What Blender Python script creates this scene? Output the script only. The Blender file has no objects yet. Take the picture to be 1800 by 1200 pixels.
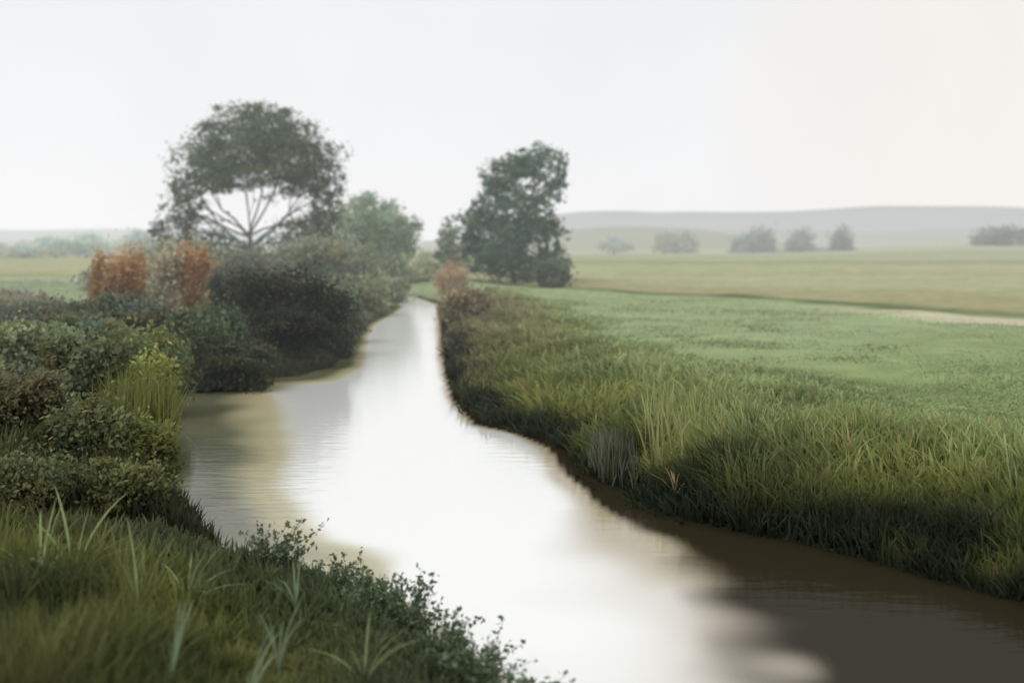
import bpy, math, numpy as np
from mathutils import Vector, Matrix
rng = np.random.default_rng(7)
COL = bpy.context.scene.collection
F = 1930.0; H = 3.5; HY = 425.0

def lin(r, g, b, k=1.0):
    c = np.array([r, g, b]) / 255.0
    return np.where(c < .04045, c / 12.92, ((c + .055) / 1.055) ** 2.4) * k
def W(px, py, z=0.0):
    Y = (H - z) * F / (py - HY)
    return ((px - 900) / F * Y, Y)
def P(px, py, Y):
    return np.array([(px - 900) / F * Y, Y, H - (py - HY) / F * Y])

_lat = rng.random((64, 256, 256))
def vn(x, y, s, seed=0):
    x = np.asarray(x, float) / s + 1000; y = np.asarray(y, float) / s + 1000
    xi = np.floor(x).astype(int); yi = np.floor(y).astype(int)
    fx = x - xi; fy = y - yi
    fx = fx * fx * (3 - 2 * fx); fy = fy * fy * (3 - 2 * fy)
    L = _lat[seed % 64]
    a = L[xi % 256, yi % 256]; b = L[(xi + 1) % 256, yi % 256]
    c = L[xi % 256, (yi + 1) % 256]; d = L[(xi + 1) % 256, (yi + 1) % 256]
    return (a * (1 - fx) + b * fx) * (1 - fy) + (c * (1 - fx) + d * fx) * fy
def ss(a, b, x):
    t = np.clip((x - a) / (b - a), 0, 1); return t * t * (3 - 2 * t)

# ---------------------------------------------------------------- river outline
RS = [W(*p) for p in [(776, 535), (780, 560), (785, 600), (790, 640), (806, 700), (850, 745), (920, 760), (985, 785),
      (1025, 830), (1105, 885), (1200, 915), (1400, 955), (1560, 995), (1800, 1060), (2100, 1180)]] + [(7.5, 3), (8, -12)]
RS = [(-24, 80), (-12, 76), (-6, 70)] + RS
LS = [W(*p) for p in [(698, 538), (680, 550), (640, 572), (622, 600), (585, 645), (520, 662), (420, 668), (318, 695), (300, 760), (305, 870)]]
LS += [W(px, py, .33) for px, py in [(415, 930), (490, 945), (570, 960), (635, 990), (700, 1025), (770, 1070), (825, 1108), (880, 1150), (935, 1200)]]
LS += [(.9, 6.0), (1.5, 3), (2.2, -12)]
LS = [(-24, 70), (-12, 67), (-7.6, 64)] + LS
RS = np.array(RS); LS = np.array(LS)
POLY = np.vstack([RS, LS[::-1]])
def pdist(x, y, pl):
    d = np.full(x.shape, 1e9)
    for (ax, ay), (bx, by) in zip(pl[:-1], pl[1:]):
        vx, vy = bx - ax, by - ay
        t = np.clip(((x - ax) * vx + (y - ay) * vy) / (vx * vx + vy * vy), 0, 1)
        d = np.minimum(d, np.hypot(x - ax - t * vx, y - ay - t * vy))
    return d
def inside(x, y):
    r = np.zeros(x.shape, bool); n = len(POLY)
    for i in range(n):
        ax, ay = POLY[i]; bx, by = POLY[(i + 1) % n]
        if ay == by: continue
        c = ((ay > y) != (by > y)) & (x < (bx - ax) * (y - ay) / (by - ay) + ax)
        r ^= c
    return r
def field(x, y):
    x = np.asarray(x, float); y = np.asarray(y, float)
    dl = pdist(x, y, LS); dr = pdist(x, y, RS); ins = inside(x, y)
    d = np.minimum(dl, dr); d = d + (vn(x, y, .9, 3) - .5) * .45 * np.clip(y / 14, .6, 2)
    left = dl < dr
    fg = left * (1 - ss(12.3, 15, y))
    hR = .80 * ss(-.2, 3.4, d)
    hLm = .85 * ss(-.1, 2.2, d)
    hF = .26 * ss(-.1, .7, d) + .62 * ss(.7, 6, d)
    h = np.where(left, hLm * (1 - fg) + hF * fg, hR)
    h = h + (vn(x, y, 2.5, 5) - .5) * .2 * ss(.5, 3, d) + (vn(x, y, 14, 6) - .5) * .25 * ss(3, 12, d)
    u = x / np.maximum(y, 1)
    h = h + ss(110, 420, y) * ss(.24, .44, u) * 3.2 + (vn(x, y, 90, 8) - .5) * 1.0 * ss(90, 300, y)
    hin = -.55 * ss(0, 1.0, d) - .02
    h = np.where(ins, hin, h)
    return h, np.where(ins, -np.abs(d), d), left
def ground(x, y):
    return field(np.atleast_1d(x), np.atleast_1d(y))[0]

# ---------------------------------------------------------------- materials
def painted_haze(N, L, shader_out, out, dist=310., cap=.70):
    """distance haze painted as grey emission, mixed in by distance from the origin"""
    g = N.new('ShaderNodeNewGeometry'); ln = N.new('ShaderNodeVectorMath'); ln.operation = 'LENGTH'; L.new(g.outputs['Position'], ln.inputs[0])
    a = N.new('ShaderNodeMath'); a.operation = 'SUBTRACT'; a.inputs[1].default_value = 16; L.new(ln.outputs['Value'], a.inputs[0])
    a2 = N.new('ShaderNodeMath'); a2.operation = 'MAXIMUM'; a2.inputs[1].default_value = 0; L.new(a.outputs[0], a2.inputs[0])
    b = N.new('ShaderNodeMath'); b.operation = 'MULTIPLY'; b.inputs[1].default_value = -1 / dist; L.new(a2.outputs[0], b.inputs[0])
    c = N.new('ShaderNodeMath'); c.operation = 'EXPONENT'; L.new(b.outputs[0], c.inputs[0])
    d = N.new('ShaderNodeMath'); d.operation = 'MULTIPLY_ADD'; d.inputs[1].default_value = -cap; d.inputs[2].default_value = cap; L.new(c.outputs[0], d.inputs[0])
    e = N.new('ShaderNodeEmission'); e.inputs[0].default_value = (.58, .60, .59, 1)  # haze colour emitted by the surface itself, standing in for scattered light
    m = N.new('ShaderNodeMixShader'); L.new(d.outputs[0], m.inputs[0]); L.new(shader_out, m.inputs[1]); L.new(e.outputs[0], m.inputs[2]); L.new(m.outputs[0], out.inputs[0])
def mat(name, noise=(6.0, .25), transl=0.0, bump=0, gain=1.0, sat=1.0):
    m = bpy.data.materials.new(name); m.use_nodes = True
    nt = m.node_tree; N = nt.nodes; L = nt.links; N.clear()
    out = N.new('ShaderNodeOutputMaterial'); b = N.new('ShaderNodeBsdfDiffuse')
    a = N.new('ShaderNodeAttribute'); a.attribute_name = 'tint'
    tc = N.new('ShaderNodeNewGeometry'); nz = N.new('ShaderNodeTexNoise')
    nz.inputs['Scale'].default_value = noise[0]; nz.inputs['Detail'].default_value = 2
    mr = N.new('ShaderNodeMapRange'); mr.inputs['From Min'].default_value = .3; mr.inputs['From Max'].default_value = .7
    mr.inputs['To Min'].default_value = gain * (1 - noise[1]); mr.inputs['To Max'].default_value = gain * (1 + noise[1])
    mx = N.new('ShaderNodeVectorMath'); mx.operation = 'SCALE'
    hs = N.new('ShaderNodeHueSaturation'); hs.inputs['Saturation'].default_value = sat
    L.new(tc.outputs['Position'], nz.inputs['Vector']); L.new(nz.outputs['Fac'], mr.inputs['Value'])
    L.new(a.outputs['Color'], hs.inputs['Color']); L.new(hs.outputs[0], mx.inputs[0]); L.new(mr.outputs['Result'], mx.inputs['Scale'])
    L.new(mx.outputs[0], b.inputs['Color'])
    if bump:
        bp = N.new('ShaderNodeBump'); bp.inputs['Strength'].default_value = bump; bp.inputs['Distance'].default_value = .1
        L.new(nz.outputs['Fac'], bp.inputs['Height']); L.new(bp.outputs[0], b.inputs['Normal'])
    sh = b.outputs[0]
    if transl:
        t = N.new('ShaderNodeBsdfTranslucent'); L.new(mx.outputs[0], t.inputs['Color'])
        ms = N.new('ShaderNodeMixShader'); ms.inputs[0].default_value = transl
        L.new(b.outputs[0], ms.inputs[1]); L.new(t.outputs[0], ms.inputs[2]); sh = ms.outputs[0]
    painted_haze(N, L, sh, out)
    return m
M_ground = mat('meadow_soil', noise=(1.3, .12), bump=.3, gain=1.12)
M_far = mat('hazy_hill', noise=(.01, .05))  # hill tints are pale because distance haze is painted into them
M_leaf = mat('leaf', noise=(1.5, .15), transl=.35, gain=1.9, sat=.88)
M_grass = mat('grass_blade', noise=(1.0, .15), transl=.35, gain=1.8, sat=.88)
M_bark = mat('bark', noise=(9, .3))

# ---------------------------------------------------------------- mesh helpers
def build(name, v, q, c, m, parent=None, smooth=False):
    v = np.asarray(v, np.float32); q = np.asarray(q, np.int32)
    me = bpy.data.meshes.new(name)
    me.vertices.add(len(v)); me.vertices.foreach_set('co', v.ravel())
    me.loops.add(q.size); me.loops.foreach_set('vertex_index', q.ravel())
    me.polygons.add(len(q)); me.polygons.foreach_set('loop_start', np.arange(0, q.size, 4, dtype=np.int32))
    if smooth: me.polygons.foreach_set('use_smooth', np.ones(len(q), bool))
    me.update(calc_edges=True)
    ca = me.color_attributes.new('tint', 'FLOAT_COLOR', 'POINT')
    cc = np.ones((len(v), 4), np.float32); c = np.asarray(c)
    cc[:, :c.shape[-1]] = c
    ca.data.foreach_set('color', cc.ravel())
    me.materials.append(m)
    o = bpy.data.objects.new(name, me); COL.objects.link(o)
    if parent is not None:
        o.parent = parent; me.transform(Matrix.Translation(-parent.location))
    return o
def tag(o, label, cat, group=None, kind=None):
    o['label'] = label; o['category'] = cat
    if group: o['group'] = group
    if kind: o['kind'] = kind
    return o
def thing(name, label, cat, loc, group=None):
    o = bpy.data.objects.new(name, None); COL.objects.link(o); o.location = Vector([float(a) for a in loc])
    o.empty_display_size = .2
    return tag(o, label, cat, group)
def blades(x, y, z, L, Wd, lean, ang, cb, ct):
    n = len(x); face = rng.random(n) * 2 * math.pi
    sx, sy = np.cos(face), np.sin(face); dx, dy = np.cos(ang), np.sin(ang)
    V = np.zeros((n, 8, 3)); Cc = np.zeros((n, 8, 3))
    for k, (t, w) in enumerate([(0, .8), (.36, 1.), (.72, .7), (1, .08)]):
        cx = x + dx * L * lean * t ** 1.8; cy = y + dy * L * lean * t ** 1.8
        cz = z - .04 + L * t * (1 - .38 * lean * t)
        for s in (0, 1):
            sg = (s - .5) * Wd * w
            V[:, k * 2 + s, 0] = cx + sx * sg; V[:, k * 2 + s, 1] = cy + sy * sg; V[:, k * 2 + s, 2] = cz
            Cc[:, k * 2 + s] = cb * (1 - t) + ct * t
    b = np.arange(n)[:, None] * 8
    Q = np.concatenate([b + np.array([[2 * k, 2 * k + 1, 2 * k + 3, 2 * k + 2]]) for k in range(3)], 0)
    return V.reshape(-1, 3), Q, Cc.reshape(-1, 3)
def leaves(pts, size, cols):
    n = len(pts)
    a = rng.normal(size=(n, 3)); a /= np.linalg.norm(a, axis=1)[:, None]
    b = rng.normal(size=(n, 3)); b -= (b * a).sum(1)[:, None] * a; b /= np.linalg.norm(b, axis=1)[:, None]
    s = size * rng.uniform(.6, 1.35, n)[:, None]
    V = np.stack([pts - a * s * .6, pts - b * s * .34 + a * s * .05, pts + a * s * .6, pts + b * s * .34 + a * s * .05], 1)
    return V.reshape(-1, 3), np.arange(n * 4).reshape(n, 4), np.repeat(cols, 4, 0)
def clumpy(clumps, n, size, col, var=.35, sub=26, spread=.24):
    pts = []; cols = []; cent = []
    ws = np.array([c[3] * c[5] * c[6] for c in clumps]); ws = ws / ws.sum()
    zmin = min(c[2] - c[5] for c in clumps); zmax = max(c[2] + c[5] for c in clumps)
    for c, w in zip(clumps, ws):
        k = max(4, int(sub * (.4 + w * len(clumps) * .6))); m = int(n * w)
        d = rng.normal(size=(k, 3)); d /= np.linalg.norm(d, axis=1)[:, None]
        r = rng.random(k)[:, None] ** .45
        ce = np.array(c[:3]) + d * r * np.array(c[3:6])
        cent.append(ce)
        i = rng.integers(0, k, m)
        sp = spread * rng.uniform(.5, 1.3, k)[i][:, None]
        p = ce[i] + rng.normal(size=(m, 3)) * sp * np.array(c[3:6]) * np.array([1, 1, .8])
        tone = (1 + var * (rng.random(k) - .5) * 2)[i] * (1 + .25 * (rng.random(m) - .5))
        hue = rng.normal(0, .05, k)[i]
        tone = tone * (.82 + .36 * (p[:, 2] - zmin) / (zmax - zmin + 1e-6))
        cc = col[None, :] * tone[:, None]
        cc[:, 0] *= 1 + hue * 2; cc[:, 2] *= 1 - hue * 2
        pts.append(p); cols.append(cc)
    return np.vstack(pts), np.clip(np.vstack(cols), .004, .5), np.vstack(cent)
def tube(path, radii, sides=7):
    path = np.asarray(path, float); n = len(path); V = []
    for i in range(n):
        t = path[min(i + 1, n - 1)] - path[max(i - 1, 0)]; t /= np.linalg.norm(t) + 1e-9
        u = np.cross(t, [0.3, 1, .1]); u /= np.linalg.norm(u) + 1e-9; w = np.cross(t, u)
        for s in range(sides):
            a = 2 * math.pi * s / sides
            V.append(path[i] + (u * math.cos(a) + w * math.sin(a)) * radii[i])
    Q = [[i * sides + s, i * sides + (s + 1) % sides, (i + 1) * sides + (s + 1) % sides, (i + 1) * sides + s]
         for i in range(n - 1) for s in range(sides)]
    return np.array(V), np.array(Q)
def joinm(parts):
    V = []; Q = []; o = 0
    for v, q in parts: V.append(v); Q.append(q + o); o += len(v)
    return np.vstack(V), np.vstack(Q)
def limb_path(a, b, sag=.12, n=6):
    a = np.array(a, float); b = np.array(b, float); L = np.linalg.norm(b - a)
    off = rng.normal(size=3) * L * sag; off[2] = abs(off[2]) * .5
    return np.array([a + (b - a) * t + off * math.sin(math.pi * t) * (1 - .4 * t) + rng.normal(size=3) * L * .015 for t in np.linspace(0, 1, n)])
def tree(name, label, cat, Y, base_px, clumps_px, fork, n, size, col, bark, trunk_r, group=None, limbs=8, depth=.8, sub=26, spread=.24, var=.35, twigs=3):
    cl = []
    for c in clumps_px:
        px, py, rx, ry = c[:4]; w = c[4] if len(c) > 4 else 1
        dy = (rng.random() - .5) * rx / F * Y * .9
        q = P(px, py, Y + dy)
        cl.append((q[0], q[1], q[2], rx / F * Y, rx / F * Y * depth, ry / F * Y, w))
    bx = (base_px - 900) / F * Y; gz = float(ground(bx, Y)[0])
    t = thing(name, label, cat, (bx, Y, gz), group)
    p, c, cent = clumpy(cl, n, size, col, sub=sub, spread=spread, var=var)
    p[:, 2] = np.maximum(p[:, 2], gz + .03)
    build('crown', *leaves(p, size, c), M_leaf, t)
    fk = P(fork[0], fork[1], Y)
    tp = limb_path((bx, Y, gz - .15), fk, .04, 7)
    v, q = tube(tp, np.linspace(trunk_r * 1.25, trunk_r * .7, 7), 9)
    build('trunk', v, q, bark, M_bark, t, True)
    for i in range(min(limbs, len(cl))):
        c0 = cl[i % len(cl)]; tgt = np.array(c0[:3]) + np.array([0, 0, c0[5] * .2])
        st = tp[-1] if i % 2 == 0 else tp[-2]
        lp = limb_path(st, tgt); parts = [tube(lp, np.linspace(trunk_r * .42, trunk_r * .1, 6), 6)]
        near = cent[np.argsort(np.linalg.norm(cent - tgt, axis=1))[:twigs * 2]]
        for j, e in enumerate(near[::2]):
            parts.append(tube(limb_path(lp[3 + j % 3 - 1], e, .1, 4), np.linspace(trunk_r * .16, trunk_r * .05, 4), 4))
        v, q = joinm(parts); build('limb', v, q, bark, M_bark, t, True)
    return t
def bush(label, Y, x0, x1, y0, y1, n, size, col, cat='bush', name='bush', group=None, lobes=6, var=.38, spread=.36, upright=False):
    cx = (x0 + x1) / 2; w = (x1 - x0) / 2 / F * Y
    X = (cx - 900) / F * Y; gz = float(ground(X, Y)[0])
    gz = max(gz, -.02); top = H - (y0 - HY) / F * Y
    h = max(top - gz, .3)
    cl = [(X, Y, gz + h * .45, w * .75, w * .6, h * .45, 1.3)]
    for i in range(lobes):
        a = (i + rng.random() * .7) / lobes * 2 * math.pi
        fx = math.cos(a) * w * .68; r = w * rng.uniform(.26, .46); rz = h * rng.uniform(.18, .28)
        hz = rng.uniform(.2, .8)
        if not upright: hz *= (1 - .25 * abs(fx) / w)
        cl.append((X + fx, Y + math.sin(a) * w * .45, gz + h * hz, r, r, rz, 1))
    t = thing(name, label, cat, (X, Y, gz), group)
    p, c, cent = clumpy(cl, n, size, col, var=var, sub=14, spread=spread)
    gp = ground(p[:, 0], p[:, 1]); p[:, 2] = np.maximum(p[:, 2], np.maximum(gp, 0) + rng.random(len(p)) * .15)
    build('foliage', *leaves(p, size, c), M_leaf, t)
    parts = []
    for k in range(9):
        e = cent[rng.integers(len(cent))]
        parts.append(tube(limb_path((X + rng.normal() * w * .12, Y + rng.normal() * w * .1, gz - .08), e, .08, 5), np.linspace(.02, .006, 5) * max(1, Y / 30), 5))
    v, q = joinm(parts); build('stem', v, q, col * .8 + .01, M_bark, t, True)
    return t

# ---------------------------------------------------------------- ground sheet
yy = np.concatenate([np.linspace(-12, 6, 30)[:-1], np.geomspace(6 + 8, 3000 + 8, 620) - 8])
uu = np.linspace(-1.15, 1.15, 460)
UU, YY = np.meshgrid(uu, yy); XX = UU * (np.abs(YY) * .72 + 9)
gx, gy = XX.ravel(), YY.ravel()
gh, gd, gl = field(gx, gy)
c_mid = lin(138, 151, 112); c_mid2 = lin(122, 137, 90); c_bank = lin(94, 98, 56); c_mud = lin(38, 38, 29)
c_brown = lin(146, 142, 106); c_far = lin(152, 155, 116); c_far2 = lin(172, 175, 150); c_far3 = lin(196, 197, 188)
c_path = lin(186, 179, 154); c_hedge = lin(80, 92, 58); c_teal = lin(182, 196, 188)
def mixc(a, b, t): return a * (1 - t[:, None]) + b * t[:, None]
def edgeline(x): return np.interp(x, [-60, -8, 0, 6.2, 11, 18.7, 26, 60], [90, 90, 70, 60, 53.6, 41, 30, 20])
def pathmask(x, y): return ss(-1.5, .5, y - (edgeline(x) - 9.5)) * (1 - ss(-1, 1.5, y - (edgeline(x) - 3.0))) * ss(10, 17, x)
base = mixc(np.tile(c_mid2, (len(gx), 1)), np.tile(c_mid, (len(gx), 1)), ss(14, 40, gy + (vn(gx, gy, 7, 11) - .5) * 14))
dd = np.clip(gd, 0, None)
base = mixc(base, c_bank, (1 - ss(2.0, 5.0, dd + (vn(gx, gy, 2, 12) - .5) * 2)) * (1 - ss(40, 60, gy)))
base = mixc(base, lin(74, 78, 52), gl * (1 - ss(6, 12, dd)) * ss(13, 16, gy) * (1 - ss(44, 54, gy)) * .9)
ex = edgeline(gx)
k = ss(-1, 2, gy - ex + (vn(gx, gy, 3, 14) - .5) * 2)
base = mixc(base, c_brown, k * ~gl)
kk = ss(0, 16, gy - ex - 12 + (vn(gx, gy, 12, 15) - .5) * 14); base = mixc(base, c_far, kk * ~gl)
hed = np.exp(-((gy - ex - .5) / 2.0) ** 2); base = mixc(base, c_hedge, hed * ~gl * (1 - .35 * ss(14, 20, gx)))
base = mixc(base, c_path, pathmask(gx, gy) * .9)
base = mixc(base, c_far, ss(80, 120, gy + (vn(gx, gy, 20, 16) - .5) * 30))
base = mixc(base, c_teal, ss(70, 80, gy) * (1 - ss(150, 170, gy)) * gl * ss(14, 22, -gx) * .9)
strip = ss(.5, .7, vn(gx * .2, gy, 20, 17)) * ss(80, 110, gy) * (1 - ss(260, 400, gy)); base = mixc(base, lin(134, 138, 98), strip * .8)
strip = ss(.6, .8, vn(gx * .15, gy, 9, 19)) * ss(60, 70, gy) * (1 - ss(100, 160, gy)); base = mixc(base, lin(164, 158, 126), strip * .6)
base = mixc(base, c_far2, ss(150, 330, gy)); base = mixc(base, c_far3, ss(380, 1000, gy))  # far fields pale with distance: haze painted into the ground colour
base = mixc(base, c_mud, 1 - ss(.1, .7, gd))
base *= (.92 + .16 * vn(gx, gy, 1.2, 18))[:, None]
nr, ncl = XX.shape
ii = np.arange(nr - 1)[:, None] * ncl + np.arange(ncl - 1)[None, :]
Q = np.stack([ii, ii + 1, ii + 1 + ncl, ii + ncl], -1).reshape(-1, 4)
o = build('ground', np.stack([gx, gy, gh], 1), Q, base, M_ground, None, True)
tag(o, 'green river meadow and pale far fields on both sides of the stream', 'ground', kind='structure')

# ---------------------------------------------------------------- water (tint = silty water with bank reflections painted in, alpha = how clear the surface mirrors)
NW = 420
wy = np.concatenate([np.linspace(-12, 5, 20)[:-1], np.geomspace(5, 90, 300)]); wu = np.linspace(0, 1, NW)
WX = -26 + 0 * wy[:, None] + (1 - (1 - wu[None, :]) ** 1.5) * 38; WY = np.repeat(wy[:, None], NW, 1)
wx, wyy = WX.ravel(), WY.ravel()
dR = pdist(wx, wyy, RS); dL = pdist(wx, wyy, LS)
silt_refl = np.tile(lin(242, 242, 239), (len(wx), 1)); gl_ = np.ones(len(wx))
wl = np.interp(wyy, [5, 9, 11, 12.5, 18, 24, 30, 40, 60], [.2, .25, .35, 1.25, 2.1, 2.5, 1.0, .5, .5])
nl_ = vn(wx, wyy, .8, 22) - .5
kb = 1 - ss(.75, 1.08, dL / wl + nl_ * .14); silt_refl = mixc(silt_refl, lin(172, 165, 130), kb); gl_ = gl_ * (1 - .62 * kb)  # reflection of the left bushes painted as a beige band
ki = (1 - ss(.35, .75, dL / wl + nl_ * .25)) * ss(11.5, 13.0, wyy); silt_refl = mixc(silt_refl, lin(96, 97, 76), ki)  # darker inner part of the painted bush reflection
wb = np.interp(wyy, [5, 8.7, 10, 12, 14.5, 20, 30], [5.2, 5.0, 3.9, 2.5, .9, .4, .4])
kr = 1 - ss(.6, 1.08, dR / wb + (vn(wx, wyy, .9, 24) - .5) * .14); silt_refl = mixc(silt_refl, lin(168, 156, 130), kr); gl_ = gl_ * (1 - .55 * kr)  # soft right bank reflection painted in as a beige band
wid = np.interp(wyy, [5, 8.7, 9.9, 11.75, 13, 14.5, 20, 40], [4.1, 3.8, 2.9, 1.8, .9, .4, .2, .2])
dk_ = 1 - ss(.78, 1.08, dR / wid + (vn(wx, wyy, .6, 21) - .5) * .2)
silt_refl = mixc(silt_refl, lin(44, 40, 28), dk_); gl_ = gl_ * (1 - .86 * dk_)  # dark reflection of the right bank painted into the tint
ii = np.arange(len(wy) - 1)[:, None] * NW + np.arange(NW - 1)[None, :]
Q = np.stack([ii, ii + 1, ii + NW + 1, ii + NW], -1).reshape(-1, 4)
mw = bpy.data.materials.new('silty_refl_water'); mw.use_nodes = True
nt = mw.node_tree; N = nt.nodes; Lk = nt.links; N.clear()
out = N.new('ShaderNodeOutputMaterial'); df = N.new('ShaderNodeBsdfDiffuse'); gs = N.new('ShaderNodeBsdfGlossy')
gs.inputs['Roughness'].default_value = .09; gs.inputs['Color'].default_value = (.99, .99, .98, 1)
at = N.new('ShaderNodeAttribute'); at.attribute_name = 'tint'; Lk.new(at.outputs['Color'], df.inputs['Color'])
lw = N.new('ShaderNodeFresnel'); lw.inputs['IOR'].default_value = 1.9
mr = N.new('ShaderNodeMapRange'); mr.inputs['From Min'].default_value = .1; mr.inputs['From Max'].default_value = .6
mr.inputs['To Min'].default_value = .36; mr.inputs['To Max'].default_value = .64
Lk.new(lw.outputs[0], mr.inputs['Value'])
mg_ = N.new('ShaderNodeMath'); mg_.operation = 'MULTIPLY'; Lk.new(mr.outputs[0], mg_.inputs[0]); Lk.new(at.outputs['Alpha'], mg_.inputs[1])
geo = N.new('ShaderNodeNewGeometry'); mp = N.new('ShaderNodeMapping'); mp.inputs['Scale'].default_value = (1.0, 3.5, 1)
nz = N.new('ShaderNodeTexNoise'); nz.inputs['Scale'].default_value = 1.6; nz.inputs['Detail'].default_value = 3
bp = N.new('ShaderNodeBump'); bp.inputs['Strength'].default_value = .1; bp.inputs['Distance'].default_value = .05
Lk.new(geo.outputs['Position'], mp.inputs[0]); Lk.new(mp.outputs[0], nz.inputs['Vector']); Lk.new(nz.outputs['Fac'], bp.inputs['Height'])
Lk.new(bp.outputs[0], gs.inputs['Normal'])
ms = N.new('ShaderNodeMixShader'); Lk.new(mg_.outputs[0], ms.inputs[0]); Lk.new(df.outputs[0], ms.inputs[1]); Lk.new(gs.outputs[0], ms.inputs[2])
Lk.new(ms.outputs[0], out.inputs[0])
o = build('water', np.stack([wx, wyy, wx * 0], 1), Q, np.concatenate([silt_refl, gl_[:, None]], 1), mw, None, True)
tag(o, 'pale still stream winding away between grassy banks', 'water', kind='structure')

# ---------------------------------------------------------------- hills
def ridge(label, Y, pts, col, col2, depth=260):
    xs = np.array([p[0] for p in pts], float); ys = np.array([p[1] for p in pts], float)
    s = np.linspace(xs[0], xs[-1], 220); top = np.interp(s, xs, ys)
    kern = np.hanning(21); kern /= kern.sum(); top = np.convolve(np.pad(top, 10, 'edge'), kern, 'valid')
    X = (s - 900) / F * Y; Z = H - (top - HY) / F * Y
    Z = Z + (vn(X, X * 0, 60, 30) - .5) * 1.6 * Y / 1900
    V = []; Cc = []
    for j, t in enumerate(np.linspace(0, 1, 12)):
        V.append(np.stack([X, np.full_like(X, Y - depth * (1 - t)) + (vn(X, X * 0 + j, 100, 31) - .5) * depth * .06, -2 + (Z + 2) * math.sin(t * math.pi / 2)], 1))
        Cc.append(np.tile(col2 * (1 - t) + col * t, (len(X), 1)))
    V.append(np.stack([X, np.full_like(X, Y + depth), Z * 0 - 2], 1)); Cc.append(np.tile(col, (len(X), 1)))
    V = np.vstack(V); Cc = np.vstack(Cc); ii = np.arange(12)[:, None] * 220 + np.arange(219)[None, :]
    Q = np.stack([ii, ii + 1, ii + 221, ii + 220], -1).reshape(-1, 4)
    tag(build('hill', V, Q, Cc, M_far, None, True), label, 'hill', kind='structure')
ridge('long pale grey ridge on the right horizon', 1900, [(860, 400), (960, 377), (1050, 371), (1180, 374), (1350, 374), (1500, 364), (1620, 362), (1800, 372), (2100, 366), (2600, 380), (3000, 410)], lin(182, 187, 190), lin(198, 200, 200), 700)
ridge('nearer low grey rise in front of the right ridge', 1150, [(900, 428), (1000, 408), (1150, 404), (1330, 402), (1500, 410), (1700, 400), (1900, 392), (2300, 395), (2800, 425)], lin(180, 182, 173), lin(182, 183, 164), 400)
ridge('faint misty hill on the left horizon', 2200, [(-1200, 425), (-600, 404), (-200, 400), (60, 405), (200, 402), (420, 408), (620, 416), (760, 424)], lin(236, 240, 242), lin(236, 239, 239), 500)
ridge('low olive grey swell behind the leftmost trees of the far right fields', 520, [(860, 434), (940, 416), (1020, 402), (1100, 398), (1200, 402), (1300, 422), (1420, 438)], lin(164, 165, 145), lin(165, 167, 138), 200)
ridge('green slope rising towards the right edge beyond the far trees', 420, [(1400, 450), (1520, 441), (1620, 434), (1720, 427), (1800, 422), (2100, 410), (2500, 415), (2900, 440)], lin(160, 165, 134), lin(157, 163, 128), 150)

# ---------------------------------------------------------------- grasses (uncountable)
def sample(n, ya, yb, ua=-.62, ub=.62):
    y = np.exp(rng.uniform(math.log(ya), math.log(yb), n)); u = rng.uniform(ua, ub, n); x = u * (y + 1.0)
    h, d, l = field(x, y); return x, y, h, d, l
def sel(a, m): return [q[m] for q in a]
def tufts(S, per, rad):
    x, y = S[0], S[1]; n = len(x); idx = np.repeat(np.arange(n), per)
    r = rad * np.clip(y / 13, .8, 3)[idx] * np.sqrt(rng.random(len(idx))) * rng.uniform(.5, 1.4, n)[idx]
    a = rng.random(len(idx)) * 2 * math.pi
    X = x[idx] + np.cos(a) * r; Y = y[idx] + np.sin(a) * r
    h, d, l = field(X, Y)
    return X, Y, h, d, l, a, r / rad, idx
# right bank
S = sample(26000, 7.5, 62, -.12, .66)
S = sel(S, (~S[4]) & (S[3] > .02) & (S[3] < 8 + vn(S[0], S[1], 2.2, 40) * 4)); T = len(S[0])
x, y, h, d, l, a, rr, idx = tufts(S, 14, .27)
tt = rng.random(T); tl = rng.uniform(.45, 1.35, T)
ok = (~l) & (d > -.05); x, y, h, d, a, rr, idx = sel([x, y, h, d, a, rr, idx], ok); n = len(x)
tall = 1 - ss(.6, 6.5, d); nn = vn(x, y, 1.6, 41)
Lg = (.07 + .52 * tall) * (.35 + 1.05 * nn) * tl[idx] * rng.uniform(.65, 1.15, n) * (1 - .3 * ss(30, 60, y))
Lg *= .65 + .35 * ss(0, .8, d)
green = lin(98, 108, 48); yel = lin(126, 130, 66); pale = lin(134, 146, 96); dk = lin(36, 43, 35)
ct = mixc(np.tile(green, (n, 1)), yel, ss(.35, .75, vn(x, y, 1.3, 43) * .85 + tt[idx] * .15) * .8); ct = mixc(ct, lin(82, 95, 50), ss(.5, .8, vn(x, y, 1.2, 59)) * .7)
ct = mixc(ct, pale, ss(1.2, 4.5, d + (nn - .5) * 3 + (tt[idx] - .5) * 2) * .9)
ct = mixc(ct, c_mid2 * .8, ss(3, 7.5, d + (tt[idx] - .5) * 3)); ct = mixc(ct, lin(118, 112, 82), ss(20, 40, y) * .75 * (1 - ss(2, 5, d)))
ct *= (rng.uniform(.88, 1.12, n) * (.8 + .4 * rng.permutation(tt)[idx]))[:, None]
ct = mixc(ct, lin(146, 114, 80), (rng.random(n) < .02) * .8)
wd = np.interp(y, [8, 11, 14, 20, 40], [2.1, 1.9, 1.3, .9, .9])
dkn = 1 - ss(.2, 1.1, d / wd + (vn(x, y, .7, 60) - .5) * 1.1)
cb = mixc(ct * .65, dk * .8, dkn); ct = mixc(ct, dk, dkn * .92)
gust = np.pi * (1.15 + .5 * vn(x, y, 2.5, 44)); ang = np.where(rng.random(n) < .6, a, gust + rng.normal(0, .5, n))
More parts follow.
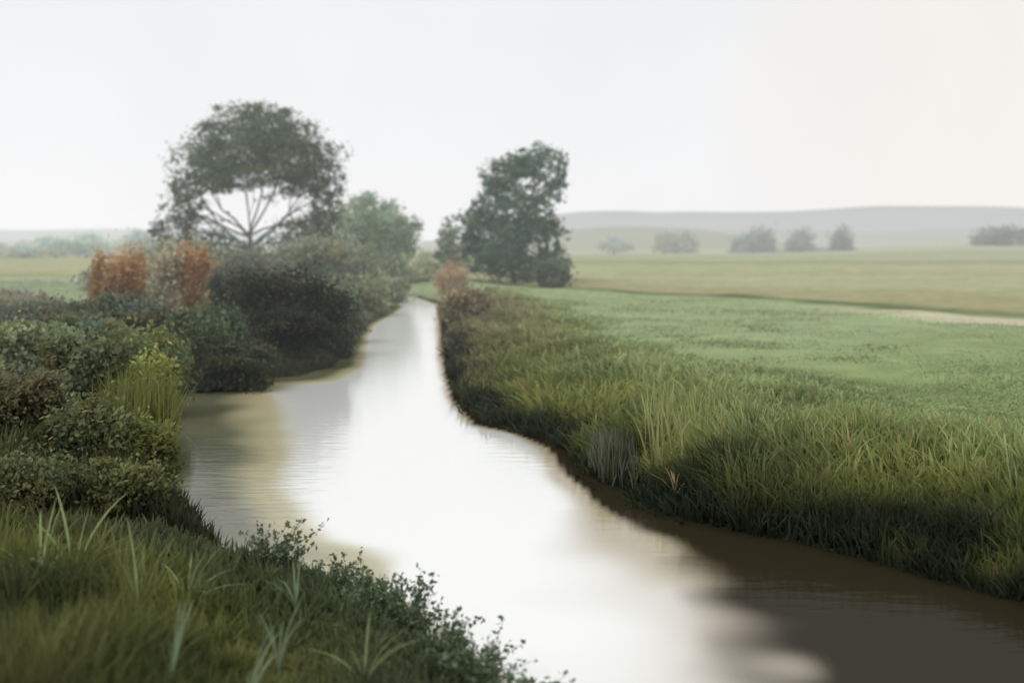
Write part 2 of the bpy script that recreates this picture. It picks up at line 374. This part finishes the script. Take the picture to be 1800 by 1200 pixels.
v = blades(x, y, h, Lg, .03 * np.clip(y / 13, .8, 3.2) * rng.uniform(.5, 1.5, n), np.clip(.22 + .35 * rr + rng.normal(0, .18, n), .05, 1), ang, cb, ct)
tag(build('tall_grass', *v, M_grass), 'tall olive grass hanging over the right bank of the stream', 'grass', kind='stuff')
# meadow sward right
S = sample(140000, 11, 60, .0, .66); x, y, h, d, l = S
m = (~l) & (d > 4.0) & (y < edgeline(x) - 1.5); x, y, h, d, l = sel(S, m); n = len(x)
ct = mixc(np.tile(c_mid2, (n, 1)), c_mid, ss(14, 40, y)); ct = mixc(ct, lin(146, 156, 116), ss(.5, .9, vn(x * .5, y, 3, 46)) * .6); ct = mixc(ct, lin(108, 124, 80), ss(.5, .9, vn(x * .3, y, 2.4, 61)) * .6) * rng.uniform(.96, 1.04, n)[:, None]
ct = mixc(ct, c_path, pathmask(x, y) * .9)
Lg = rng.uniform(.03, .1, n) * (.6 + .8 * vn(x, y, 2.5, 47))
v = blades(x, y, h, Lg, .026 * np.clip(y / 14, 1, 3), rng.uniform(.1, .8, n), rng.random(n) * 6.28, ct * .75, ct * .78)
tag(build('meadow_grass', *v, M_grass), 'short soft green meadow grass behind the right bank', 'grass', kind='stuff')
# left foreground
S = sample(13000, 4.0, 15, -.78, .42); S = sel(S, S[4] & (S[3] > .02) & (S[1] < 15)); T = len(S[0])
x, y, h, d, l, a, rr, idx = tufts(S, 17, .15); tt = rng.random(T); tl = rng.uniform(.4, 1.5, T)
ok = l & (d > -.04); x, y, h, d, a, rr, idx = sel([x, y, h, d, a, rr, idx], ok); n = len(x)
nn = vn(x, y, .9, 50)
Lg = (.14 + .26 * ss(.3, 3.0, d)) * (.45 + nn) * tl[idx] * rng.uniform(.6, 1.2, n)
og = lin(90, 97, 44); o2 = lin(114, 112, 54); dg = lin(58, 66, 40); bl = lin(64, 75, 54); br = lin(90, 82, 54)
ct = mixc(np.tile(og, (n, 1)), o2, ss(.4, .85, vn(x, y, 1.0, 51) * .7 + tt[idx] * .3)); ct = mixc(ct, dg, ss(.42, .7, vn(x, y, .9, 52)) * .8)
ct = mixc(ct, br, ss(.55, .85, vn(x, y, .7, 53)) * .45); ct = mixc(ct, dg, (1 - ss(7.2, 8.6, y + (vn(x, y, .8, 54) - .5) * 2)) * .6)
ct = mixc(ct, bl, (1 - ss(.6, 2.4, d)) * .85); ct *= (rng.uniform(.8, 1.2, n) * (.75 + .5 * rng.permutation(tt)[idx]))[:, None]
ct = mixc(ct, lin(84, 86, 56), ss(10.5, 13, y) * .7)
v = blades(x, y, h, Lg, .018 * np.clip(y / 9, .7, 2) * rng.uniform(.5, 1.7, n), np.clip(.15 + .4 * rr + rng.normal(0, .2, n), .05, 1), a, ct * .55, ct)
tag(build('bank_grass', *v, M_grass), 'olive and dark green grass covering the near left bank', 'grass', kind='stuff')
# left middle bank
S = sample(180000, 12.5, 90, -.8, -.02); x, y, h, d, l = S
m = l & (d > .0); x, y, h, d, l = sel(S, m); n = len(x)
dkc = lin(80, 84, 56); mg = lin(98, 104, 58); fr = lin(132, 142, 118)
ct = mixc(np.tile(dkc, (n, 1)), mg, ss(.4, .8, vn(x, y, 1.6, 55))); ct = mixc(ct, fr, np.maximum(ss(46, 58, y), ss(8, 14, d) * ss(28, 40, y))); ct = mixc(ct, c_teal * .9, ss(70, 80, y)); ct *= rng.uniform(.8, 1.2, n)[:, None]
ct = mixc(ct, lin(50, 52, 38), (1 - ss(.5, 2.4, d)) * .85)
Lg = (.12 + .42 * (1 - ss(22, 40, y))) * (.4 + 1.1 * vn(x, y, 1.5, 56)) * rng.uniform(.6, 1.2, n) * (.4 + .6 * ss(0, 1.2, d))
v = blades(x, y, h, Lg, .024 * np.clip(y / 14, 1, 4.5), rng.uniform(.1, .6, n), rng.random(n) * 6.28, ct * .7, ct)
tag(build('rough_grass', *v, M_grass), 'rough dull green grass under the bushes of the left bank', 'grass', kind='stuff')

# ---------------------------------------------------------------- trees
tree('riverside_tree', 'large spreading grey green tree with bare forked limbs showing under its domed crown', 'tree', 70, 438,
     [(440, 240, 90, 52, 1.2), (378, 268, 58, 48, 1.1), (505, 256, 66, 52, 1.3), (550, 298, 44, 46, 1.0), (358, 312, 46, 38, .9), (440, 300, 90, 34, 1.3),
      (312, 352, 32, 32, .6), (575, 345, 28, 38, .7), (562, 392, 42, 34, 1), (295, 402, 40, 26, .5), (335, 380, 36, 34, .8), (335, 432, 76, 32, 1), (540, 412, 54, 38, 1.1), (450, 452, 105, 30, 1),
      (468, 208, 58, 26, .9), (395, 326, 60, 16, .6), (590, 290, 24, 50, .2), (310, 300, 24, 50, .2), (425, 194, 54, 18, .3), (530, 322, 55, 30, 1), (600, 440, 50, 40, .9),
      (285, 380, 24, 30, .12), (610, 270, 14, 40, .07), (390, 392, 30, 18, .2), (470, 352, 30, 12, .15)],
     (440, 415), 35000, .19, lin(74, 84, 66), lin(112, 112, 102), .19, limbs=12, sub=44, spread=.18, twigs=4)
tree('riverside_tree', 'smaller pale green tree just right of the large spreading tree', 'tree', 82, 672,
     [(665, 375, 48, 34, .8), (690, 410, 42, 40, .8), (640, 420, 42, 45, .9), (700, 450, 34, 32, .8), (655, 465, 45, 32, 1), (640, 360, 25, 22, .4), (725, 405, 18, 30, .3), (612, 395, 34, 46, .8)],
     (670, 430), 10500, .24, lin(116, 128, 104), lin(120, 118, 100), .12, limbs=6, sub=34, spread=.22)
tree('riverside_tree', 'tall dark green tree on the right bank with leaves down to its foot', 'tree', 74, 905,
     [(940, 283, 46, 32, 1), (905, 312, 50, 40, 1), (962, 340, 34, 45, .7), (868, 345, 38, 34, .7), (850, 392, 46, 40, .9), (915, 385, 60, 50, 1.3), (968, 410, 28, 45, .6), (838, 440, 36, 40, 1), (895, 450, 64, 42, 1.4), (965, 462, 34, 30, 1), (822, 390, 22, 30, .3), (984, 300, 18, 44, .3), (870, 295, 34, 22, .3), (930, 475, 50, 20, 1)],
     (900, 420), 19000, .22, lin(74, 92, 76), lin(96, 96, 82), .18, limbs=10, sub=34, spread=.17)
tree('riverside_tree', 'small faint sapling at the left foot of the tall right bank tree', 'tree', 78, 792,
     [(792, 410, 22, 22, .5), (785, 440, 20, 24, .8), (805, 455, 22, 22, .8)], (792, 450), 1800, .25, lin(114, 122, 104), lin(110, 108, 92), .08, limbs=3)

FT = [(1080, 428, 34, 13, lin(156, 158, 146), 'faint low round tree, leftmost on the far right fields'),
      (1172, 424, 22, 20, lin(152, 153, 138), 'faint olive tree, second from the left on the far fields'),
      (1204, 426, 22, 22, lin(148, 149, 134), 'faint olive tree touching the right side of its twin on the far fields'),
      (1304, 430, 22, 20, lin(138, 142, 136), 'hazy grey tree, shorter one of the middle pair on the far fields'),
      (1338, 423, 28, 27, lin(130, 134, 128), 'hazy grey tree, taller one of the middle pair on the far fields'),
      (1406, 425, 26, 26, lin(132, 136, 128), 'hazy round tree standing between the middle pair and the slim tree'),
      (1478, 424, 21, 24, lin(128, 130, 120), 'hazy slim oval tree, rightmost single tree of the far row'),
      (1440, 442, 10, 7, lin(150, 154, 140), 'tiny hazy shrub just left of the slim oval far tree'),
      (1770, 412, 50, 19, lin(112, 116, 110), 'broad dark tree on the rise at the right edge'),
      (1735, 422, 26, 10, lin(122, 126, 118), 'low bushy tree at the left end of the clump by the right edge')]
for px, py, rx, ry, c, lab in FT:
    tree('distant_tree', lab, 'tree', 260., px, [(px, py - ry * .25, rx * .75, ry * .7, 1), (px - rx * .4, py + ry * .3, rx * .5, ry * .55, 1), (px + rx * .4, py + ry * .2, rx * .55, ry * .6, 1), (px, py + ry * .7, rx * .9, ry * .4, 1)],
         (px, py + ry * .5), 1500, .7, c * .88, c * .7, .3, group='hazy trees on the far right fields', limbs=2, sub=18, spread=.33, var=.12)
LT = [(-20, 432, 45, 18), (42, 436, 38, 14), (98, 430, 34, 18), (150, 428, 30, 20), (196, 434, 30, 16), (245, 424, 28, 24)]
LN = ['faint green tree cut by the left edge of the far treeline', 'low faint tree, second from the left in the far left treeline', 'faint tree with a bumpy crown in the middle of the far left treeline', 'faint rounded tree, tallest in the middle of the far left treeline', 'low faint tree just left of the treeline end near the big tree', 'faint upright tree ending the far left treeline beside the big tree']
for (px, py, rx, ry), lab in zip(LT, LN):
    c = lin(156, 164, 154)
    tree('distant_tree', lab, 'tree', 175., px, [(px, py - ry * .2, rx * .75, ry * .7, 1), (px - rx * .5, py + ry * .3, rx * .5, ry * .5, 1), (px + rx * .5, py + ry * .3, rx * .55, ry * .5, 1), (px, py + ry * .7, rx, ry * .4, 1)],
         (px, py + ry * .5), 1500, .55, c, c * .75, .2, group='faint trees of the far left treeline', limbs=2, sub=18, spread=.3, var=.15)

# ---------------------------------------------------------------- bushes
bush('big near black bush overhanging the water below the large tree', 33, 425, 600, 472, 650, 14000, .12, lin(42, 47, 37), lobes=11)
bush('black brown bush drooping into the water in front of the near black bush', 30.5, 435, 582, 540, 665, 10000, .11, lin(41, 44, 35), lobes=9, upright=True)
bush('low dark bush at the waterline between the inlet and the near black bush', 27.0, 300, 455, 580, 690, 11000, .1, lin(58, 64, 45), lobes=10, upright=True)
bush('dark trailing bush with its leaves in the water at the back of the inlet', 26.0, 330, 480, 615, 700, 8000, .09, lin(52, 56, 41), lobes=9, upright=True)
bush('dark grey bush at the waterline under the right end of the near black bush', 33.5, 550, 620, 560, 645, 5500, .11, lin(62, 66, 52), lobes=7, upright=True)
bush('dark greenish brown bush left of the near black bush', 36, 368, 470, 475, 600, 7000, .13, lin(64, 64, 53))
bush('dark green bush with lighter leaves over the inlet', 28, 300, 425, 535, 665, 9000, .11, lin(74, 85, 60), lobes=8)
bush('grey green bush at the water edge right of the near black bush', 38, 565, 640, 500, 620, 6000, .13, lin(84, 89, 74))
bush('wide dull bush below the two russet shrubs', 30, 120, 300, 518, 640, 10000, .12, lin(80, 84, 66), lobes=10)
bush('sage green bush at the left edge of the bank', 22, -60, 130, 560, 720, 10000, .1, lin(106, 116, 84), lobes=10, upright=True)
bush('dark tangled bush on the bank left of the bright reeds', 18, 70, 230, 590, 820, 12000, .085, lin(80, 86, 58), lobes=11, upright=True)
bush('brownish dark bush at the left edge above the near grass', 14.8, -80, 120, 650, 880, 12000, .07, lin(82, 82, 58), lobes=11, upright=True)
bush('olive leafy bush just behind the bright reeds', 22, 185, 335, 560, 720, 10000, .09, lin(88, 96, 60), lobes=10, upright=True)
bush('olive dark bush on the bank in front of the tangled bush', 14, 75, 225, 690, 890, 10000, .065, lin(76, 80, 50), lobes=9, upright=True)
bush('leafy green bush low on the slope at the inlet corner', 12.8, 150, 300, 810, 960, 9000, .055, lin(80, 85, 50), lobes=9, upright=True)
bush('dull green bush on the slope by the left edge just above the pale grass plants', 12.6, -60, 130, 800, 960, 9000, .055, lin(78, 82, 52), lobes=9, upright=True)
bush('rounded green bush between the sage bush and the dull bush', 25, 90, 225, 550, 680, 8000, .1, lin(86, 94, 68), lobes=8)
bush('dusky bush behind the sage bush at the far left', 31, -60, 130, 515, 620, 7000, .12, lin(96, 98, 82), lobes=8)
bush('low olive bush at the inlet corner below the bright reeds', 14.4, 190, 312, 740, 930, 8000, .06, lin(86, 92, 48), lobes=9, upright=True)
bush('tall olive bush around the bright reeds at the inlet edge', 18, 200, 310, 605, 860, 11000, .075, lin(108, 113, 52), lobes=11, upright=True)
bush('low brown bush in the meadow at the far left edge', 38, -40, 80, 505, 570, 3500, .15, lin(118, 114, 100))
bush('muted olive bush filling the gap behind the russet shrubs', 48, 150, 320, 450, 530, 7500, .16, lin(112, 108, 88), lobes=9)
bush('pale sage bush in front of the large tree trunk', 62, 470, 620, 408, 480, 7000, .2, lin(104, 108, 90))
bush('olive brown bush left of the large tree trunk', 60, 250, 400, 418, 505, 7500, .2, lin(106, 106, 86))
bush('grey olive thicket under the large tree trunk', 50, 375, 520, 425, 520, 8000, .17, lin(90, 93, 78))
bush('soft green bush at the bend below the pale green tree', 52, 590, 680, 478, 560, 4500, .17, lin(104, 110, 84))
bush('dull green bush between the large tree and the pale green tree', 66, 570, 680, 410, 510, 6500, .2, lin(102, 110, 88))
bush('pale yellow green bush in the meadow at the river bend', 84, 670, 765, 468, 520, 3500, .25, lin(136, 144, 108))
bush('low grey green bush closing the left side of the river end', 63, 648, 722, 490, 540, 4200, .18, lin(104, 110, 86), lobes=7)
bush('low brownish green bush standing where the river end disappears', 76, 700, 790, 484, 530, 4200, .2, lin(120, 118, 96), lobes=7)
bush('small pale bush between the two riverside trees', 95, 728, 790, 440, 480, 2500, .3, lin(136, 144, 122))
bush('low dark bush hugging the right foot of the tall right bank tree', 68, 940, 1005, 455, 498, 3500, .2, lin(80, 88, 74))
bush('brown green bush on the right bank below the small russet shrub', 44, 778, 860, 500, 580, 4500, .15, lin(112, 104, 80))
bush('dark bush dipping into the water where the right bank narrows', 34, 784, 850, 575, 655, 4500, .12, lin(80, 76, 58))
rg = 'russet shrubs along the banks'
for lab, Y, x0, x1, y0, y1, n, c in [
    ('narrow russet shrub, leftmost of the orange brown ones', 39, 164, 206, 448, 530, 2600, lin(136, 110, 76)),
    ('tall orange brown shrub with a squared top on the left bank', 40, 190, 256, 426, 525, 4400, lin(141, 109, 70)),
    ('orange brown shrub standing left of the large tree', 39.5, 306, 370, 436, 525, 4000, lin(137, 106, 70)),
    ('small russet shrub on the right bank beside the tall tree', 60, 764, 830, 460, 505, 3000, lin(136, 116, 90))]:
    bush(lab, Y, x0, x1, y0, y1, n, .12, c, 'shrub', 'russet_shrub', rg, 8, .22, .44, True)
bush('straw coloured upright shrub between the two orange shrubs', 39, 262, 322, 442, 545, 3600, .13, lin(136, 128, 106), 'shrub', 'straw_shrub', None, 7, .2, .4, True)

# ---------------------------------------------------------------- reed clumps
def reeds(label, Y, x0, x1, top, n, col, col2, dep=.6, w=.02):
    X0, X1 = (x0 - 900) / F * Y, (x1 - 900) / F * Y; cx = (X0 + X1) / 2
    x = rng.normal(cx, (X1 - X0) / 3.0, n); y = rng.normal(Y, dep, n)
    z, d, l = field(x, y); ok = (d > .0) & (np.abs(x - cx) < (X1 - X0) * .7); x, y, z = x[ok], y[ok], z[ok]; n = len(x)
    hh = H - (top - HY) / F * Y - z; g = float(ground(cx, Y)[0])
    t = thing('reed_clump', label, 'reeds', (cx, Y, g))
    k = rng.random(n)[:, None]; ct = (col * k + col2 * (1 - k)) * rng.uniform(.75, 1.2, (n, 1))
    v = blades(x, y, z, hh * rng.uniform(.4, 1.08, n) * (.7 + .45 * vn(x, y, .3, 62)), w * rng.uniform(.7, 1.4, n), np.clip(rng.normal(.16, .12, n), 0, .5), rng.random(n) * 6.28, ct * .65, ct)
    build('blades', *v, M_grass, t)
reeds('bright olive upright reeds at the edge of the left inlet', 17.0, 215, 298, 640, 1800, lin(104, 108, 50), lin(90, 96, 46), .5, .024)
reeds('grey blue reeds standing at the foot of the right bank', 16.8, 1045, 1105, 740, 1200, lin(84, 88, 76), lin(82, 86, 58), .5, .026)
reeds('brown olive reeds on the right bank by the narrow water', 27, 815, 905, 630, 1700, lin(108, 102, 66), lin(94, 92, 60), 1.0, .03)
reeds('pale straw tipped reeds rising from the middle of the right bank', 17, 1150, 1290, 670, 900, lin(136, 142, 88), lin(118, 124, 70), .8, .024)

# ---------------------------------------------------------------- single leafy plants on the near banks
def plant(label, px, py, zz, h, nl, col, spread=.8, wid=.03, group=None, cat='plant'):
    X, Y = W(px, py, zz)
    for _ in range(60):
        g, d, l = field(np.array([X]), np.array([Y]))
        if d[0] > .35: break
        X += .03 if px > 900 else -.05; Y += .12 if px > 900 else -.02
    g = float(g[0]) + .04; t = thing('grass_plant', label, cat, (X, Y, g), group)
    for i in range(nl):
        a = rng.random() * 6.28; ln = h * rng.uniform(.6, 1.15); le = spread * rng.uniform(.2, 1.0); w = wid * rng.uniform(.6, 1.1)
        V = []; Q = []; f = a + 1.57 + rng.normal() * .3
        for k in range(9):
            s = k / 8; r = ln * le * s ** 1.7
            zc = ln * s * (1 - .45 * le * s ** 1.5); ww = w * (math.sin(math.pi * (s * .82 + .14)) ** .7) * (1 if k < 8 else .1)
            c = np.array([X + math.cos(a) * r, Y + math.sin(a) * r, g + zc - .04])
            n_ = np.array([math.cos(f), math.sin(f), 0]) * ww * .5
            V += [c - n_, c + np.array([0, 0, -ww * .2]), c + n_]
            if k: b = (k - 1) * 3; Q += [[b, b + 1, b + 4, b + 3], [b + 1, b + 2, b + 5, b + 4]]
        build('leaf', np.array(V), np.array(Q), col * rng.uniform(.75, 1.15), M_grass, t, True)
lg = lin(124, 136, 88); bg = lin(108, 124, 94)
PL = [('arching pale green grass plant at the left edge of the near bank', 70, 970, .9, .9, 9, lg, .9, .024),
      ('pale grass plant with one long blade leaning right below the brown bush', 130, 955, .9, 1.0, 7, lg, .9, .022),
      ('thin upright pale grass plant beside the inlet corner', 245, 1020, .8, .9, 6, lg, .3, .016),
      ('grass plant with flat spreading leaves near the inlet corner', 330, 1000, .7, .8, 8, bg, 1.2, .024),
      ('blue green grass plant in the middle of the near left bank', 300, 1150, .8, .78, 8, bg, .8, .015),
      ('bent pale grass plant low on the near left bank', 105, 1170, .9, .72, 7, lg, 1.0, .014),
      ('broad bladed grass plant near the bottom of the left bank', 430, 1200, .7, .68, 10, bg, .8, .016),
      ('tall grass plant fanning out just left of the shore weeds', 490, 1130, .6, .65, 9, bg, .6, .015),
      ('sprawling grass plant right of the broad bladed one', 640, 1165, .5, .58, 8, lg, 1.1, .015),
      ('blue green grass plant at the first point of the near shore', 520, 1045, .45, .52, 10, bg, .8, .018),
      ('pale grass plant hanging over the right bank beside grey blue reeds', 1180, 850, .4, .65, 6, lin(136, 120, 82), 1.0, .02)]
for p in PL: plant(*p)
SW = [('leafy blue green weed at the left of the near shoreline', 490, 985, .4), ('dark leafy weed where the near shore starts to slope', 590, 1000, .34),
      ('leafy weed in the middle of the near shoreline', 680, 1040, .42), ('tall feathery weed standing against the pale water', 728, 1065, .52),
      ('dark leafy weed low on the near shore point', 785, 1115, .34), ('leafy blue green weed near the bottom of the shoreline', 840, 1150, .38),
      ('last leafy weed at the bottom tip of the near shore', 895, 1190, .32), ('low dark weed between the middle weed and the sloping shore weed', 632, 1022, .32)]
for lab, px, py, hh in SW:
    X, Y = W(px, py, .3); g = float(ground(X, Y)[0]); t = thing('shore_weed', lab, 'weed', (X, Y, g), 'leafy weeds along the near shoreline')
    parts = []; pts = []
    for k in range(34):
        tip = np.array([X + rng.normal() * .22, Y + rng.normal() * .2, g + hh * rng.uniform(.3, 1.1)])
        lp = limb_path((X + rng.normal() * .12, Y + rng.normal() * .1, g - .03), tip, .06, 6); parts.append(tube(lp, np.linspace(.004, .0015, 6), 4))
        for s in np.linspace(.05, 1, 26):
            i = s * 5; j = int(min(i, 4)); pts.append(lp[j] + (lp[j + 1] - lp[j]) * (i - j) + rng.normal(size=3) * .022)
    v, q = joinm(parts); build('stem', v, q, lin(80, 88, 64), M_bark, t, True)
    pts = np.array(pts); cc = lin(78, 90, 66) * rng.uniform(.55, 1.35, (len(pts), 1))
    build('foliage', *leaves(pts, .046, cc), M_leaf, t)

# ---------------------------------------------------------------- light
SAZ, SEL = math.radians(-135), math.radians(48)
w = bpy.data.worlds.new('World'); bpy.context.scene.world = w; w.use_nodes = True
nt = w.node_tree; N = nt.nodes; Lk = nt.links; N.clear()
out = N.new('ShaderNodeOutputWorld'); bgn = N.new('ShaderNodeBackground'); Lk.new(bgn.outputs[0], out.inputs[0])
sky = N.new('ShaderNodeTexSky'); sky.sky_type = 'NISHITA'; sky.sun_disc = False
sky.sun_elevation = SEL; sky.sun_rotation = SAZ; sky.dust_density = 4
tc = N.new('ShaderNodeTexCoord'); sp = N.new('ShaderNodeSeparateXYZ'); Lk.new(tc.outputs['Generated'], sp.inputs[0])
rp = N.new('ShaderNodeValToRGB'); Lk.new(sp.outputs['Z'], rp.inputs[0])
e = rp.color_ramp.elements
e[0].position = 0; e[0].color = (.975, .975, .985, 1); e[1].position = 1; e[1].color = (.98, .99, 1, 1)
for p_, c_ in [(.05, (.965, .965, .975, 1)), (.2, (.905, .92, .93, 1))]:
    q = e.new(p_); q.color = c_
dp = N.new('ShaderNodeVectorMath'); dp.operation = 'DOT_PRODUCT'; dv = Vector((.38, 1, .14)).normalized(); dp.inputs[1].default_value = dv
nm = N.new('ShaderNodeVectorMath'); nm.operation = 'NORMALIZE'; Lk.new(tc.outputs['Generated'], nm.inputs[0]); Lk.new(nm.outputs[0], dp.inputs[0])
mr = N.new('ShaderNodeMapRange'); mr.interpolation_type = 'SMOOTHSTEP'; mr.inputs['From Min'].default_value = .978; mr.inputs['From Max'].default_value = 1.0
Lk.new(dp.outputs['Value'], mr.inputs['Value'])
nz = N.new('ShaderNodeTexNoise'); nz.inputs['Scale'].default_value = 4; nz.inputs['Detail'].default_value = 4; Lk.new(tc.outputs['Generated'], nz.inputs['Vector'])
ml = N.new('ShaderNodeMath'); ml.operation = 'MULTIPLY'; Lk.new(mr.outputs[0], ml.inputs[0]); Lk.new(nz.outputs['Fac'], ml.inputs[1])
mx = N.new('ShaderNodeMixRGB'); mx.inputs[2].default_value = (.94, .875, .80, 1); Lk.new(ml.outputs[0], mx.inputs[0]); Lk.new(rp.outputs[0], mx.inputs[1])
cl = N.new('ShaderNodeMapRange'); cl.inputs['From Min'].default_value = .3; cl.inputs['From Max'].default_value = .7; cl.inputs['To Min'].default_value = .965; cl.inputs['To Max'].default_value = 1.02
Lk.new(nz.outputs['Fac'], cl.inputs['Value'])
sc = N.new('ShaderNodeVectorMath'); sc.operation = 'SCALE'; Lk.new(mx.outputs[0], sc.inputs[0]); Lk.new(cl.outputs[0], sc.inputs['Scale'])
s10 = N.new('ShaderNodeVectorMath'); s10.operation = 'SCALE'; s10.inputs['Scale'].default_value = 10; Lk.new(sc.outputs[0], s10.inputs[0])
mm = N.new('ShaderNodeMixRGB'); mm.inputs[0].default_value = .04; Lk.new(s10.outputs[0], mm.inputs[1]); Lk.new(sky.outputs[0], mm.inputs[2])
Lk.new(mm.outputs[0], bgn.inputs[0]); bgn.inputs[1].default_value = .1
sl = bpy.data.lights.new('Sun', 'SUN'); sl.energy = 1.0; sl.angle = math.radians(18); sl.color = (1, .96, .9)
so = bpy.data.objects.new('Sun', sl); COL.objects.link(so)
sd = Vector((math.sin(SAZ) * math.cos(SEL), math.cos(SAZ) * math.cos(SEL), math.sin(SEL)))
so.rotation_euler = sd.to_track_quat('Z', 'Y').to_euler()

cam = bpy.data.cameras.new('Camera'); co = bpy.data.objects.new('Camera', cam); COL.objects.link(co)
co.location = (0, 0, H); co.rotation_euler = (math.radians(90), 0, 0)
cam.lens = 36 * F / 1800; cam.sensor_width = 36; cam.shift_y = -(600 - HY) / 1800; cam.clip_end = 10000; cam.clip_start = .1
cam.dof.use_dof = True; cam.dof.focus_distance = 14; cam.dof.aperture_fstop = .58
bpy.context.scene.camera = co
bpy.context.scene.view_settings.view_transform = 'Standard'
bpy.context.scene.view_settings.look = 'None'
